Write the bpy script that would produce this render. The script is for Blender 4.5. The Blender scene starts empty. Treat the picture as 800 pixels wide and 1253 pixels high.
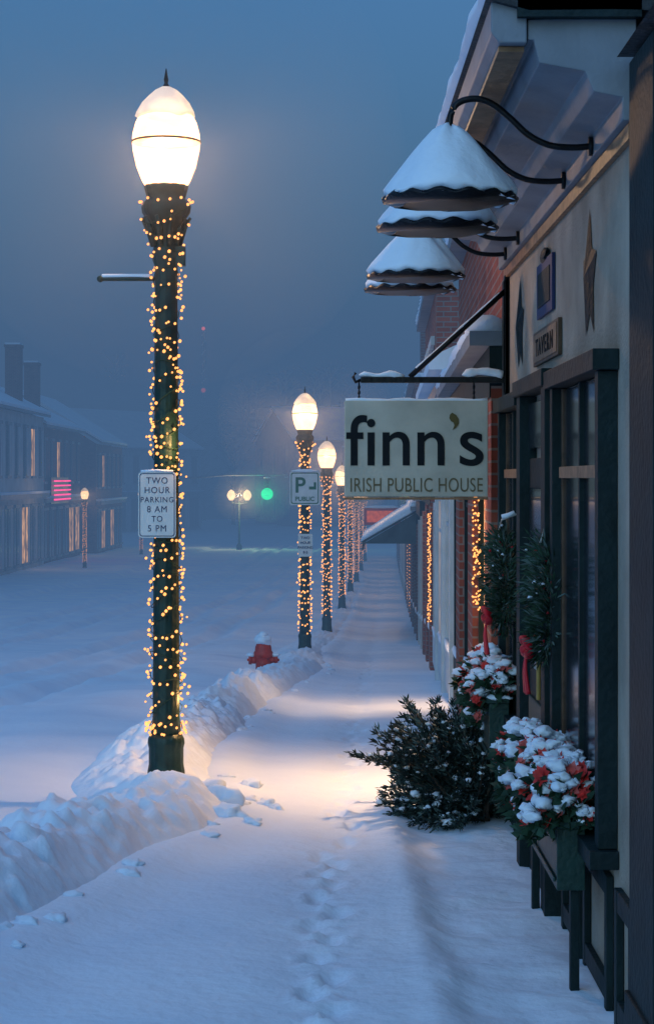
import bpy, math, random
from mathutils import Vector, noise
R = random.Random(7)
scene = bpy.context.scene
rad = math.radians

# ------------------------------------------------------------------ materials
def new_mat(name):
    m = bpy.data.materials.new(name); m.use_nodes = True
    nt = m.node_tree; nt.nodes.clear()
    out = nt.nodes.new('ShaderNodeOutputMaterial')
    return m, nt, out

def mat(name, col, rough=0.6, metal=0.0, var=0.25, scale=6.0, bump=0.0, bscale=40.0, spec=0.35):
    m, nt, out = new_mat(name)
    b = nt.nodes.new('ShaderNodeBsdfPrincipled')
    tc = nt.nodes.new('ShaderNodeTexCoord')
    n = nt.nodes.new('ShaderNodeTexNoise'); n.inputs['Scale'].default_value = scale; n.inputs['Detail'].default_value = 3
    nt.links.new(tc.outputs['Object'], n.inputs['Vector'])
    r = nt.nodes.new('ShaderNodeValToRGB')
    r.color_ramp.elements[0].position = 0.3; r.color_ramp.elements[1].position = 0.72
    r.color_ramp.elements[0].color = tuple(c*(1-var) for c in col)+(1,)
    r.color_ramp.elements[1].color = tuple(min(1, c*(1+var*0.6)) for c in col)+(1,)
    nt.links.new(n.outputs['Fac'], r.inputs['Fac'])
    nt.links.new(r.outputs['Color'], b.inputs['Base Color'])
    b.inputs['Roughness'].default_value = rough
    b.inputs['Metallic'].default_value = metal
    b.inputs['Specular IOR Level'].default_value = spec
    if bump:
        n2 = nt.nodes.new('ShaderNodeTexNoise'); n2.inputs['Scale'].default_value = bscale; n2.inputs['Detail'].default_value = 2
        nt.links.new(tc.outputs['Object'], n2.inputs['Vector'])
        bp = nt.nodes.new('ShaderNodeBump'); bp.inputs['Strength'].default_value = bump; bp.inputs['Distance'].default_value = 0.02
        nt.links.new(n2.outputs['Fac'], bp.inputs['Height'])
        nt.links.new(bp.outputs['Normal'], b.inputs['Normal'])
    nt.links.new(b.outputs[0], out.inputs[0])
    return m

def emis(name, col, strength, scale=8, sample=True, var=0.35):
    m, nt, out = new_mat(name)
    e = nt.nodes.new('ShaderNodeEmission'); e.inputs['Strength'].default_value = strength
    tc = nt.nodes.new('ShaderNodeTexCoord')
    n = nt.nodes.new('ShaderNodeTexNoise'); n.inputs['Scale'].default_value = scale
    nt.links.new(tc.outputs['Object'], n.inputs['Vector'])
    r = nt.nodes.new('ShaderNodeValToRGB')
    r.color_ramp.elements[0].position = 0.35; r.color_ramp.elements[1].position = 0.65
    r.color_ramp.elements[0].color = tuple(c*(1-var) for c in col)+(1,)
    r.color_ramp.elements[1].color = tuple(col)+(1,)
    nt.links.new(n.outputs['Fac'], r.inputs['Fac']); nt.links.new(r.outputs[0], e.inputs['Color'])
    nt.links.new(e.outputs[0], out.inputs[0])
    if not sample: m.cycles.emission_sampling = 'NONE'
    return m

def brick(name, c1, c2, mortar):
    m, nt, out = new_mat(name)
    b = nt.nodes.new('ShaderNodeBsdfPrincipled'); b.inputs['Roughness'].default_value = 0.85; b.inputs['Specular IOR Level'].default_value = 0.2
    tc = nt.nodes.new('ShaderNodeTexCoord')
    sx = nt.nodes.new('ShaderNodeSeparateXYZ'); cx = nt.nodes.new('ShaderNodeCombineXYZ')
    ad = nt.nodes.new('ShaderNodeMath'); ad.operation = 'ADD'
    nt.links.new(tc.outputs['Object'], sx.inputs[0])
    nt.links.new(sx.outputs['X'], ad.inputs[0]); nt.links.new(sx.outputs['Y'], ad.inputs[1])
    nt.links.new(ad.outputs[0], cx.inputs['X']); nt.links.new(sx.outputs['Z'], cx.inputs['Y'])
    t = nt.nodes.new('ShaderNodeTexBrick')
    t.inputs['Color1'].default_value = c1+(1,); t.inputs['Color2'].default_value = c2+(1,); t.inputs['Mortar'].default_value = mortar+(1,)
    t.inputs['Scale'].default_value = 1.0; t.inputs['Brick Width'].default_value = 0.21; t.inputs['Row Height'].default_value = 0.075
    t.inputs['Mortar Size'].default_value = 0.008
    nt.links.new(cx.outputs[0], t.inputs['Vector'])
    n = nt.nodes.new('ShaderNodeTexNoise'); n.inputs['Scale'].default_value = 2.5; n.inputs['Detail'].default_value = 4
    nt.links.new(tc.outputs['Object'], n.inputs['Vector'])
    mx = nt.nodes.new('ShaderNodeMixRGB'); mx.blend_type = 'OVERLAY'; mx.inputs[0].default_value = 0.5
    nt.links.new(t.outputs['Color'], mx.inputs[1]); nt.links.new(n.outputs['Fac'], mx.inputs[2])
    nt.links.new(mx.outputs[0], b.inputs['Base Color'])
    bp = nt.nodes.new('ShaderNodeBump'); bp.inputs['Strength'].default_value = 0.6; bp.inputs['Distance'].default_value = 0.01; bp.invert = True
    nt.links.new(t.outputs['Fac'], bp.inputs['Height']); nt.links.new(bp.outputs[0], b.inputs['Normal'])
    nt.links.new(b.outputs[0], out.inputs[0])
    return m

def snow_mat():
    m, nt, out = new_mat('snow')
    b = nt.nodes.new('ShaderNodeBsdfPrincipled')
    tc = nt.nodes.new('ShaderNodeTexCoord')
    n = nt.nodes.new('ShaderNodeTexNoise'); n.inputs['Scale'].default_value = 0.9; n.inputs['Detail'].default_value = 3
    nt.links.new(tc.outputs['Object'], n.inputs['Vector'])
    r = nt.nodes.new('ShaderNodeValToRGB')
    r.color_ramp.elements[0].position = 0.3; r.color_ramp.elements[1].position = 0.7
    r.color_ramp.elements[0].color = (0.65, 0.755, 0.88, 1); r.color_ramp.elements[1].color = (0.78, 0.86, 0.95, 1)
    nt.links.new(n.outputs['Fac'], r.inputs['Fac']); nt.links.new(r.outputs[0], b.inputs['Base Color'])
    b.inputs['Roughness'].default_value = 0.75; b.inputs['Specular IOR Level'].default_value = 0.2
    n2 = nt.nodes.new('ShaderNodeTexNoise'); n2.inputs['Scale'].default_value = 14; n2.inputs['Detail'].default_value = 5
    nt.links.new(tc.outputs['Object'], n2.inputs['Vector'])
    b1 = nt.nodes.new('ShaderNodeBump'); b1.inputs['Strength'].default_value = 0.4; b1.inputs['Distance'].default_value = 0.03
    nt.links.new(n2.outputs['Fac'], b1.inputs['Height'])
    nt.links.new(b1.outputs[0], b.inputs['Normal'])
    nt.links.new(b.outputs[0], out.inputs[0])
    return m

SNOW = snow_mat()
GREEN = mat('dark_green_paint', (0.010, 0.040, 0.036), 0.45, 0.1, 0.3, 12, 0.2)
TEAL = mat('dark_teal_trim', (0.006, 0.019, 0.022), 0.6, 0, 0.35, 5, 0.3, 30, spec=0.2)
BLACK = mat('black_iron', (0.012, 0.013, 0.016), 0.4, 0.5, 0.3, 20, 0.2)
CREAM = mat('cream_stucco', (0.42, 0.35, 0.28), 0.9, 0, 0.28, 3, 0.5, 60, spec=0.15)
WHITEP = mat('white_paint', (0.58, 0.60, 0.62), 0.6, 0, 0.15, 4, 0.15)
GREYP = mat('grey_paint', (0.20, 0.225, 0.26), 0.6, 0, 0.2, 4, 0.15)
TAN = mat('varnished_wood', (0.30, 0.16, 0.085), 0.5, 0, 0.4, 15, 0.2)
BROWN = mat('brown_window_wood', (0.10, 0.055, 0.032), 0.5, 0, 0.4, 15, 0.2)
SIGNC = mat('sign_cream_board', (0.50, 0.46, 0.38), 0.7, 0, 0.18, 5, 0.15)
SIGNT = mat('sign_black_letters', (0.012, 0.014, 0.017), 0.7, 0, 0.2, spec=0.1)
SIGNG = mat('sign_olive_letters', (0.15, 0.115, 0.06), 0.6, 0, 0.2)
OLIVE = mat('dark_olive_paint', (0.10, 0.075, 0.02), 0.6, 0, 0.2)
GOLD = mat('gold_leaf', (0.40, 0.27, 0.07), 0.5, 0, 0.2)
METALW = mat('white_sign_metal', (0.62, 0.64, 0.64), 0.45, 0, 0.1, 8)
ENAMEL = mat('white_enamel', (0.80, 0.82, 0.84), 0.5, 0, 0.1, 8)
NAVY = mat('navy_ink', (0.015, 0.03, 0.11), 0.5, 0, 0.2)
SGREEN = mat('sign_green_ink', (0.02, 0.13, 0.07), 0.5, 0, 0.2)
RED = mat('hydrant_red', (0.50, 0.035, 0.02), 0.45, 0, 0.3, 15, 0.2)
RIBBON = mat('red_ribbon', (0.48, 0.008, 0.02), 0.5, 0, 0.3, 12)
PETAL = mat('red_petals', (0.58, 0.035, 0.03), 0.6, 0, 0.4, 25)
PETALO = mat('pink_petals', (0.60, 0.12, 0.11), 0.6, 0, 0.4, 25)
LEAF = mat('dark_leaves', (0.025, 0.062, 0.038), 0.6, 0, 0.5, 10, spec=0.2)
LEAFL = mat('frosted_leaves', (0.09, 0.14, 0.13), 0.7, 0, 0.5, 10, spec=0.2)
LEAF2 = mat('juniper_needles', (0.020, 0.036, 0.034), 0.7, 0, 0.5, 10, spec=0.15)
BARK = mat('bark', (0.06, 0.045, 0.035), 0.9, 0, 0.4, 20, 0.0)
GLASSD = mat('dark_window_glass', (0.015, 0.022, 0.03), 0.12, 0, 0.4, 1.5, 0, spec=0.45)
ROOFM = mat('dark_shingles', (0.04, 0.045, 0.05), 0.8, 0, 0.4, 10, 0.5)
AWN = mat('awning_canvas', (0.05, 0.07, 0.075), 0.8, 0, 0.3, 5)
BRICK = brick('red_brick', (0.32, 0.085, 0.055), (0.20, 0.055, 0.04), (0.22, 0.18, 0.16))
BRICK2 = brick('brown_brick', (0.19, 0.085, 0.065), (0.13, 0.06, 0.05), (0.18, 0.15, 0.14))
CLAP = mat('pale_clapboard', (0.42, 0.46, 0.48), 0.8, 0, 0.2, 1.0, 0.3, 6)
BULB = emis('fairy_bulb', (1.0, 0.38, 0.11), 2.5, 30, False, 0.25)
BULBFAR = emis('fairy_bulb_far', (1.0, 0.38, 0.11), 3.0, 30, False, 0.25)
WARMWIN = emis('lit_window', (1.0, 0.50, 0.2), 2.4, 5, True, 0.75)
WARMDIM = emis('dim_lit_window', (1.0, 0.50, 0.2), 0.9, 3, False, 0.85)
WARMFAR = emis('far_lit_window', (1.0, 0.50, 0.2), 1.7, 1.5, False, 0.8)
NEON = emis('pink_neon', (1.0, 0.05, 0.22), 5.0, 4, False)
GREENL = emis('green_signal', (0.0, 1.0, 0.32), 3.4, 4, False, 0.1)
REDL = emis('red_beacon', (1.0, 0.12, 0.06), 20.0, 4, False, 0.1)

def globe_mat():
    m, nt, out = new_mat('frosted_globe_lit')
    e = nt.nodes.new('ShaderNodeEmission'); e.inputs['Strength'].default_value = 2.3
    tc = nt.nodes.new('ShaderNodeTexCoord'); n = nt.nodes.new('ShaderNodeTexNoise'); n.inputs['Scale'].default_value = 5
    nt.links.new(tc.outputs['Object'], n.inputs['Vector'])
    r = nt.nodes.new('ShaderNodeValToRGB')
    r.color_ramp.elements[0].position = 0.35; r.color_ramp.elements[1].position = 0.65
    r.color_ramp.elements[0].color = (1, 0.46, 0.18, 1); r.color_ramp.elements[1].color = (1, 0.58, 0.28, 1)
    nt.links.new(n.outputs['Fac'], r.inputs[0]); nt.links.new(r.outputs[0], e.inputs[0])
    t = nt.nodes.new('ShaderNodeBsdfTransparent'); t.inputs[0].default_value = (0.75, 0.75, 0.75, 1)
    a = nt.nodes.new('ShaderNodeAddShader')
    nt.links.new(e.outputs[0], a.inputs[0]); nt.links.new(t.outputs[0], a.inputs[1]); nt.links.new(a.outputs[0], out.inputs[0])
    m.cycles.emission_sampling = 'NONE'
    return m
GLOBE = globe_mat()
def capsnow_mat():
    m, nt, out = new_mat('translucent_snow_cap')
    d = nt.nodes.new('ShaderNodeBsdfDiffuse'); t = nt.nodes.new('ShaderNodeBsdfTranslucent')
    tc = nt.nodes.new('ShaderNodeTexCoord'); n = nt.nodes.new('ShaderNodeTexNoise'); n.inputs['Scale'].default_value = 7
    nt.links.new(tc.outputs['Object'], n.inputs['Vector'])
    r = nt.nodes.new('ShaderNodeValToRGB')
    r.color_ramp.elements[0].position = 0.35; r.color_ramp.elements[1].position = 0.65
    r.color_ramp.elements[0].color = (0.20, 0.22, 0.22, 1); r.color_ramp.elements[1].color = (0.42, 0.45, 0.42, 1)
    nt.links.new(n.outputs['Fac'], r.inputs[0]); nt.links.new(r.outputs[0], t.inputs[0])
    d.inputs[0].default_value = (0.5, 0.54, 0.56, 1)
    a = nt.nodes.new('ShaderNodeAddShader')
    nt.links.new(d.outputs[0], a.inputs[0]); nt.links.new(t.outputs[0], a.inputs[1]); nt.links.new(a.outputs[0], out.inputs[0])
    return m
CAPSNOW = capsnow_mat()
def halo_mat():
    m, nt, out = new_mat('lamp_halo_haze')  # thin scatter volume added around lamps to make their halo glow
    v = nt.nodes.new('ShaderNodeVolumeScatter'); v.inputs['Color'].default_value = (1, 1, 1, 1); v.inputs['Density'].default_value = 0.030; v.inputs['Anisotropy'].default_value = 0.2
    nt.links.new(v.outputs[0], out.inputs['Volume']); return m
HALO = halo_mat()

# ------------------------------------------------------------------ mesh builder
import bmesh
def _ico(sub):
    bm = bmesh.new(); bmesh.ops.create_icosphere(bm, subdivisions=sub, radius=1)
    v = [tuple(x.co) for x in bm.verts]; f = [[q.index for q in p.verts] for p in bm.faces]; bm.free(); return v, f
ICO = {1: _ico(1), 2: _ico(2), 3: _ico(3)}

class MB:
    def __init__(s): s.v = []; s.f = []; s.m = []; s.sm = []; s.mats = []
    def mi(s, m):
        if m not in s.mats: s.mats.append(m)
        return s.mats.index(m)
    def add(s, vs, fs, m, smooth=False):
        o = len(s.v); k = s.mi(m); s.v.extend(vs)
        for f in fs: s.f.append([i+o for i in f]); s.m.append(k); s.sm.append(smooth)
    def box(s, x0, x1, y0, y1, z0, z1, m):
        vs = [(x0,y0,z0),(x1,y0,z0),(x1,y1,z0),(x0,y1,z0),(x0,y0,z1),(x1,y0,z1),(x1,y1,z1),(x0,y1,z1)]
        s.add(vs, [(0,3,2,1),(4,5,6,7),(0,1,5,4),(1,2,6,5),(2,3,7,6),(3,0,4,7)], m)
    def lathe(s, cx, cy, prof, m, n=24, fn=None, smooth=True):
        vs = []; fs = []
        for j, (r, z) in enumerate(prof):
            for i in range(n):
                a = 2*math.pi*i/n; rr, zz = (r, z) if fn is None else fn(r, z, a, j)
                vs.append((cx+rr*math.cos(a), cy+rr*math.sin(a), zz))
        for j in range(len(prof)-1):
            for i in range(n):
                i2 = (i+1) % n
                fs.append((j*n+i, j*n+i2, (j+1)*n+i2, (j+1)*n+i))
        fs.append(tuple(range(n-1, -1, -1))); fs.append(tuple((len(prof)-1)*n+i for i in range(n)))
        s.add(vs, fs, m, smooth)
    def ico(s, c, r, m, sub=1, nz=0.0, smooth=True):
        if not isinstance(r, (tuple, list)): r = (r, r, r)
        v, f = ICO[sub]; vs = []
        for p in v:
            k = 1.0
            if nz: k = 1+nz*noise.noise(Vector((p[0]*1.6+c[0]*9, p[1]*1.6+c[1]*9, p[2]*1.6+c[2]*9)))
            vs.append((c[0]+p[0]*r[0]*k, c[1]+p[1]*r[1]*k, c[2]+p[2]*r[2]*k))
        s.add(vs, f, m, smooth)
    def tube(s, pts, r, m, n=8, nz=0.0, flat=1.0):
        P = [Vector(p) for p in pts]; vs = []; fs = []
        for j, p in enumerate(P):
            d = (P[min(j+1, len(P)-1)]-P[max(j-1, 0)]).normalized()
            a = Vector((0, 0, 1)) if abs(d.z) < 0.9 else Vector((1, 0, 0))
            e1 = d.cross(a).normalized(); e2 = e1.cross(d).normalized()
            rr = r[j] if isinstance(r, (list, tuple)) else r
            if nz: rr *= 1+nz*noise.noise(p*14)
            for i in range(n):
                t = 2*math.pi*i/n
                vs.append(tuple(p+e1*math.cos(t)*rr+e2*math.sin(t)*rr*flat))
        for j in range(len(P)-1):
            for i in range(n):
                i2 = (i+1) % n; fs.append((j*n+i, j*n+i2, (j+1)*n+i2, (j+1)*n+i))
        fs.append(tuple(range(n-1, -1, -1))); fs.append(tuple((len(P)-1)*n+i for i in range(n)))
        s.add(vs, fs, m, True)
    def prism(s, poly, y0, y1, m):   # polygon in x,z
        n = len(poly); vs = [(x, y0, z) for x, z in poly]+[(x, y1, z) for x, z in poly]
        fs = [tuple(range(n-1, -1, -1)), tuple(range(n, 2*n))]
        for i in range(n): fs.append((i, (i+1) % n, n+(i+1) % n, n+i))
        s.add(vs, fs, m)
    def leaf(s, p, d, L, w, m, up=None):
        p = Vector(p); d = Vector(d).normalized()
        a = Vector((R.uniform(-1, 1), R.uniform(-1, 1), R.uniform(-1, 1))) if up is None else Vector(up)
        e = d.cross(a)
        if e.length < 1e-4: e = Vector((1, 0, 0))
        e.normalize()
        s.add([tuple(p), tuple(p+d*L*0.5+e*w), tuple(p+d*L), tuple(p+d*L*0.5-e*w)], [(0, 1, 2, 3)], m)
    def obj(s, name, parent=None, bevel=0.0):
        me = bpy.data.meshes.new(name); me.from_pydata([tuple(x) for x in s.v], [], s.f)
        for m in s.mats: me.materials.append(m)
        me.polygons.foreach_set('material_index', s.m); me.polygons.foreach_set('use_smooth', s.sm)
        me.update()
        o = bpy.data.objects.new(name, me); scene.collection.objects.link(o)
        if parent: o.parent = parent
        if bevel:
            b = o.modifiers.new('bevel', 'BEVEL'); b.width = bevel; b.segments = 2; b.limit_method = 'ANGLE'
        return o

def empty(name, loc=(0, 0, 0), rz=0):
    e = bpy.data.objects.new(name, None); e.location = loc; e.rotation_euler = (0, 0, rz); e.empty_display_size = 0.3
    scene.collection.objects.link(e); return e

def text(name, body, loc, size, m, parent, offset=0.0, align='CENTER', sx=1.0, ext=0.002, rot=(math.pi/2, 0, 0), space=1.0):
    c = bpy.data.curves.new(name, 'FONT'); c.body = body; c.size = size; c.align_x = align; c.align_y = 'CENTER'
    c.extrude = ext; c.offset = offset; c.materials.append(m); c.space_character = space
    o = bpy.data.objects.new(name, c); o.location = loc; o.rotation_euler = rot; o.scale = (sx, 1, 1); o.parent = parent
    scene.collection.objects.link(o); return o

def light(name, loc, power, col, parent, r=0.08):
    l = bpy.data.lights.new(name, 'POINT'); l.energy = power; l.color = col; l.shadow_soft_size = r
    o = bpy.data.objects.new(name, l); o.location = loc; o.parent = parent; scene.collection.objects.link(o); return o

def lerp_pts(pts, t):
    if t <= pts[0][0]: return pts[0][1]
    for (a, va), (b, vb) in zip(pts, pts[1:]):
        if t <= b:
            k = (t-a)/(b-a); k = k*k*(3-2*k)*0.5+k*0.5
            return va+(vb-va)*k
    return pts[-1][1]

def spline(pts, n=6):
    P = [Vector(p) for p in pts]; out = []
    for i in range(len(P)-1):
        p0 = P[max(i-1, 0)]; p1 = P[i]; p2 = P[i+1]; p3 = P[min(i+2, len(P)-1)]
        for k in range(n):
            t = k/n
            out.append(0.5*((2*p1)+(-p0+p2)*t+(2*p0-5*p1+4*p2-p3)*t*t+(-p0+3*p1-3*p2+p3)*t**3))
    out.append(P[-1]); return out

# ------------------------------------------------------------------ terrain
GZ = [(-40, 0.6), (0, 0.0), (13, 0.0), (20, -0.35), (26, -0.68), (33.4, -1.06), (45.6, -1.65), (61, -2.1), (100, -2.95), (200, -3.8), (400, -4.3), (1600, -5)]
def gz(y):
    w = 1.5+max(0, y)*0.05
    return (lerp_pts(GZ, y-w)+lerp_pts(GZ, y)+lerp_pts(GZ, y+w))/3
def skew(y): return 0.03*max(0, y-12)
def nz2(x, y, f, o=0.0): return noise.noise(Vector((x*f, y*f, o)))

def grid(name, xs_of_y, ys, hfun, m):
    vs = []; fs = []; nc = None
    for y in ys:
        xs = xs_of_y(y); nc = len(xs)
        for x in xs: vs.append((x, y, hfun(x, y)))
    nr = len(ys)
    for j in range(nr-1):
        for i in range(nc-1):
            fs.append((j*nc+i, j*nc+i+1, (j+1)*nc+i+1, (j+1)*nc+i))
    mb = MB(); mb.add(vs, fs, m, True); return mb.obj(name)

def frange(a, b, s):
    o = []
    while a < b-1e-9: o.append(a); a += s
    return o

gxs = [-500, -250, -120, -60, -35]+frange(-25, -18, 1.0)+frange(-18, -11, 0.3)+frange(-11, 2.5, 0.12)+[3, 5, 10, 30, 80, 200, 500]
gys = [-60, -20, 0, 4]+frange(5, 40, 0.16)+frange(40, 90, 0.5)+frange(90, 200, 2.5)+frange(200, 500, 20)+[600, 900, 1600]
def gh(x, y):
    h = gz(y)
    u = x-skew(y)
    h += 0.07*nz2(x, y, 0.35)+0.03*nz2(x, y, 1.2, 3)
    if -13 < u < -1.5 and y < 200:
        for c in (-3.6, -5.2, -7.6, -9.2):
            d = u-c+0.35*nz2(0, y, 0.10, c)
            h -= 0.13*math.exp(-(d/0.22)**2)*(0.8+0.6*nz2(0, y, 0.4, c))
            h += 0.05*math.exp(-((abs(d)-0.42)/0.16)**2)*(1+1.2*nz2(x, y, 2.2, c))
        h += 0.09*math.exp(-((u+2.6)/0.8)**2)*(1+0.6*nz2(x, y, 0.9, 4))
    if u > -1.3: h -= 0.06
    if u < -13: h += 0.15
    return h
ground = grid('ground', lambda y: [g+(skew(min(y, 160)) if abs(g) < 30 else 0) for g in gxs], gys, gh, SNOW)

INNER = [(3, -2.0), (8.4, -1.30), (10, -0.95), (11.0, -0.62), (11.6, -0.5), (12.4, -0.6), (14, -0.78), (19, -0.6), (23, -0.38), (27, -0.05), (30, 0.02), (36, 0.0), (45, 0.35), (60, 0.85), (90, 1.7)]
def inner(y): return lerp_pts(INNER, y)+0.07*nz2(0, y, 1.1, 5)

prints = []
yy = 6.6; k = 0
while yy < 10.4:
    prints.append((-0.06+0.02*yy*0.3+(0.045 if k % 2 else -0.045)+R.uniform(-.02, .02), yy, R.uniform(.7, 1.1))); yy += 0.28+R.uniform(-.05, .05); k += 1
prints2 = [(0.10+0.05*math.sin(i*2.1)+0.03*(10.8+i*0.5-12)*(1 if i > 2 else 0), 10.8+i*0.5+R.uniform(-.06, .06), R.uniform(.5, .95)) for i in range(44)]
def sh(x, y):
    am = 1 if y < 14 else max(0.45, 1-(y-14)*0.05)
    h = gz(y)+0.035+0.022*nz2(x, y, 0.9, 9)*am+0.009*nz2(x, y, 2.6, 2)*am+0.0025*nz2(x, y, 9, 2)
    e = 0.47-0.012*(y-7.3)+0.02*nz2(0, y, 1.2, 7)
    if y < 12.5:
        fade = min(1, (12.5-y)/1.5)
        k = 1/(1+math.exp(-(x-e-0.05)/0.045))
        h -= fade*0.055*k*(1-0.3*max(0, min(1, (x-e)/0.5)))
        h += fade*0.022*math.exp(-((x-e+0.05)/0.08)**2)
        if x > e: h += fade*(0.012*nz2(x, y, 7, 1)+0.020*nz2(x, y, 3, 1))
    h += 0.06*math.exp(-((x-inner(y)+0.0)/0.2)**2)
    tc_ = 0.07+0.03*max(0, y-12)+0.05*nz2(0, y, 0.5, 2) if y > 10.5 else -0.02
    h -= 0.022*math.exp(-((x-tc_)/0.17)**2)*(1+0.5*nz2(x, y, 4, 6))
    for (px, py, s) in (prints if y < 10.6 else prints2):
        if abs(y-py) > 0.32: continue
        dx = (x-px)/0.046; dy = (y-py)/0.10; d = dx*dx+dy*dy
        if d < 9:
            h += s*(-0.032*math.exp(-d*1.1)+0.026*math.exp(-(math.sqrt(d)-1.5)**2*3.0)*(0.5+1.3*nz2(x, y, 11, 4)))
    return h
sys_ = frange(4.5, 16, 0.035)+frange(16, 42, 0.07)+frange(42, 110, 0.4)
def sxs(y):
    a = inner(y)-0.35; b = 1.35+skew(y); n = 90
    return [a+(b-a)*i/n for i in range(n+1)]
grid('sidewalk', sxs, sys_, sh, SNOW)

HB = [(3, 0.37), (9, 0.37), (11, 0.30), (12.4, 0.19), (14, 0.30), (20, 0.34), (27, 0.27), (34, 0.18), (60, 0.14), (90, 0.1)]
BW = [(3, 1.15), (10, 1.1), (12, 1.0), (20, 0.9), (30, 1.0), (90, 1.0)]
def bank_h(x, y):
    w = lerp_pts(BW, y)
    v = (inner(y)-x)/w
    if v <= 0 or v >= 1: s = -0.12
    else: s = math.sin(math.pi*min(1, v**0.8))
    H = lerp_pts(HB, y)
    p = Vector((x, y, 0))
    lump = 0.34*noise.noise(p*1.6)+0.30*abs(noise.noise(p*3.3))+0.26*abs(noise.noise(p*8+Vector((3, 1, 0))))+0.12*noise.noise(p*17)
    return gz(y)-0.01+H*(s*(0.78+lump*1.15))
def bxs(y):
    w = lerp_pts(BW, y)
    return [inner(y)+0.03-(w+0.06)*i/50 for i in range(51)]
bank = MB()
ys = frange(4.5, 18, 0.03)+frange(18, 36, 0.07)+frange(36, 90, 0.4)
vs = []; fs = []
for y in ys:
    for x in bxs(y): vs.append((x, y, bank_h(x, y)))
for j in range(len(ys)-1):
    for i in range(50): fs.append((j*51+i, j*51+i+1, (j+1)*51+i+1, (j+1)*51+i))
bank.add(vs, fs, SNOW, True)
for i in range(26):   # loose chunks rolled off the foot of the bank
    y = R.choice([R.uniform(8, 13), R.uniform(13, 30)]); x = inner(y)+R.uniform(-0.06, 0.10)
    r = R.uniform(0.018, 0.040)
    bank.ico((x, y, max(sh(x, y), bank_h(x, y))-r*0.15), (r*1.5, r*1.3, r*0.8), SNOW, 3, 0.7)
for (x, y, r) in [(-0.49, 12.6, .05), (-0.36, 11.9, .04), (-0.30, 11.8, .03), (-0.62, 11.7, .09), (-0.55, 11.35, .07), (-0.72, 12.0, .07), (-0.42, 11.2, .035)]:
    bank.ico((x, y, max(sh(x, y), bank_h(x, y))+r*0.05), (r*1.4, r*1.1, r*0.85), SNOW, 3, 0.8)
bank.obj('snow_bank')

# ------------------------------------------------------------------ street lamp
def bulbs(mb, rpole, z0, z1, turns, per, rb, m, seed, x0=0, y0=0):
    r = random.Random(seed); wire = []
    n = int(turns*per)
    for i in range(n):
        t = i/n; z = z0+(z1-z0)*t; a = t*turns*2*math.pi+0.25*math.sin(i*0.7)
        rr = rpole(z)+0.010
        zz = z+0.05*math.sin(a*1.0+i*0.05)
        wire.append((x0+rr*math.cos(a), y0+rr*math.sin(a), zz))
        if r.random() < 0.12: continue
        out = rr+r.uniform(0.003, 0.022) + (0.03 if r.random() < 0.08 else 0)
        aa = a+r.uniform(-.12, .12)
        mb.ico((x0+out*math.cos(aa), y0+out*math.sin(aa), zz+r.uniform(-.03, .03)), rb*r.uniform(0.65, 1.2), m, 1)
    return wire

def lamp_parts():
    post = MB()
    def fl(r, z, a, j): return (r*(1-0.07*abs(math.sin(a*6))), z)
    post.lathe(0, 0, [(0.15, -0.5), (0.145, 0.02), (0.125, 0.06), (0.118, 0.12), (0.115, 0.16), (0.108, 0.20), (0.108, 0.30), (0.115, 0.33), (0.112, 0.36), (0.095, 0.39)], GREEN, 36, fl)
    post.lathe(0, 0, [(0.095, 0.38), (0.084, 0.5), (0.07, 3.25), (0.072, 3.3), (0.086, 3.34), (0.086, 3.38), (0.078, 3.42), (0.085, 3.5), (0.115, 3.58), (0.15, 3.63), (0.155, 3.67), (0.14, 3.70), (0.12, 3.72), (0.13, 3.76), (0.14, 3.80)], GREEN, 36, fl)
    for i in range(10):
        a = i*math.pi/5
        post.tube([(0.085*math.cos(a), 0.085*math.sin(a), 3.42), (0.11*math.cos(a), 0.11*math.sin(a), 3.52), (0.15*math.cos(a), 0.15*math.sin(a), 3.60)], [0.012, 0.018, 0.012], GREEN, 6)
    globe = MB()
    globe.lathe(0, 0, [(0.12, 3.78), (0.15, 3.83), (0.185, 3.92), (0.207, 4.02), (0.212, 4.07), (0.208, 4.12), (0.19, 4.19), (0.155, 4.26), (0.11, 4.32), (0.06, 4.36)], GLOBE, 40)
    cap = MB()
    def cf(r, z, a, j):
        k = 1+0.08*noise.noise(Vector((math.cos(a)*1.5, math.sin(a)*1.5, j*0.35)))
        dz = (0.05*noise.noise(Vector((math.cos(a)*1.4, math.sin(a)*1.4, 7))) if j < 2 else 0)
        return (r*k, z+dz)
    cap.lathe(0, 0, [(0.176, 4.225), (0.188, 4.235), (0.178, 4.26), (0.148, 4.315), (0.108, 4.36), (0.07, 4.395), (0.03, 4.415)], CAPSNOW, 40, cf)
    ring = MB()
    ring.lathe(0, 0, [(0.212, 4.066), (0.216, 4.068), (0.216, 4.078), (0.212, 4.080)], TAN, 40)
    ring.lathe(0, 0, [(0.006, 4.38), (0.022, 4.40), (0.022, 4.42), (0.010, 4.44), (0.016, 4.46), (0.012, 4.475), (0.003, 4.53)], BLACK, 12)
    return post, globe, cap, ring
def rp(z):
    if z > 3.42: return 0.08+(z-3.42)*0.33
    return 0.095-0.0085*z
P_, G_, C_, N_ = lamp_parts()
near_b = MB(); w = bulbs(near_b, rp, 0.42, 3.64, 34, 19, 0.0100, BULB, 3)
for k in range(14):
    a = k/14*6.283; near_b.ico((0.165*math.cos(a), 0.165*math.sin(a), 3.70+R.uniform(-.01, .01)), 0.010, BULB, 1)
for k in range(60):
    a = R.uniform(0, 6.283); near_b.ico((0.125*math.cos(a), 0.125*math.sin(a), R.uniform(0.39, 0.46)), 0.009, BULB, 1)
near_b.tube(w, 0.003, LEAF, 4)
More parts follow.
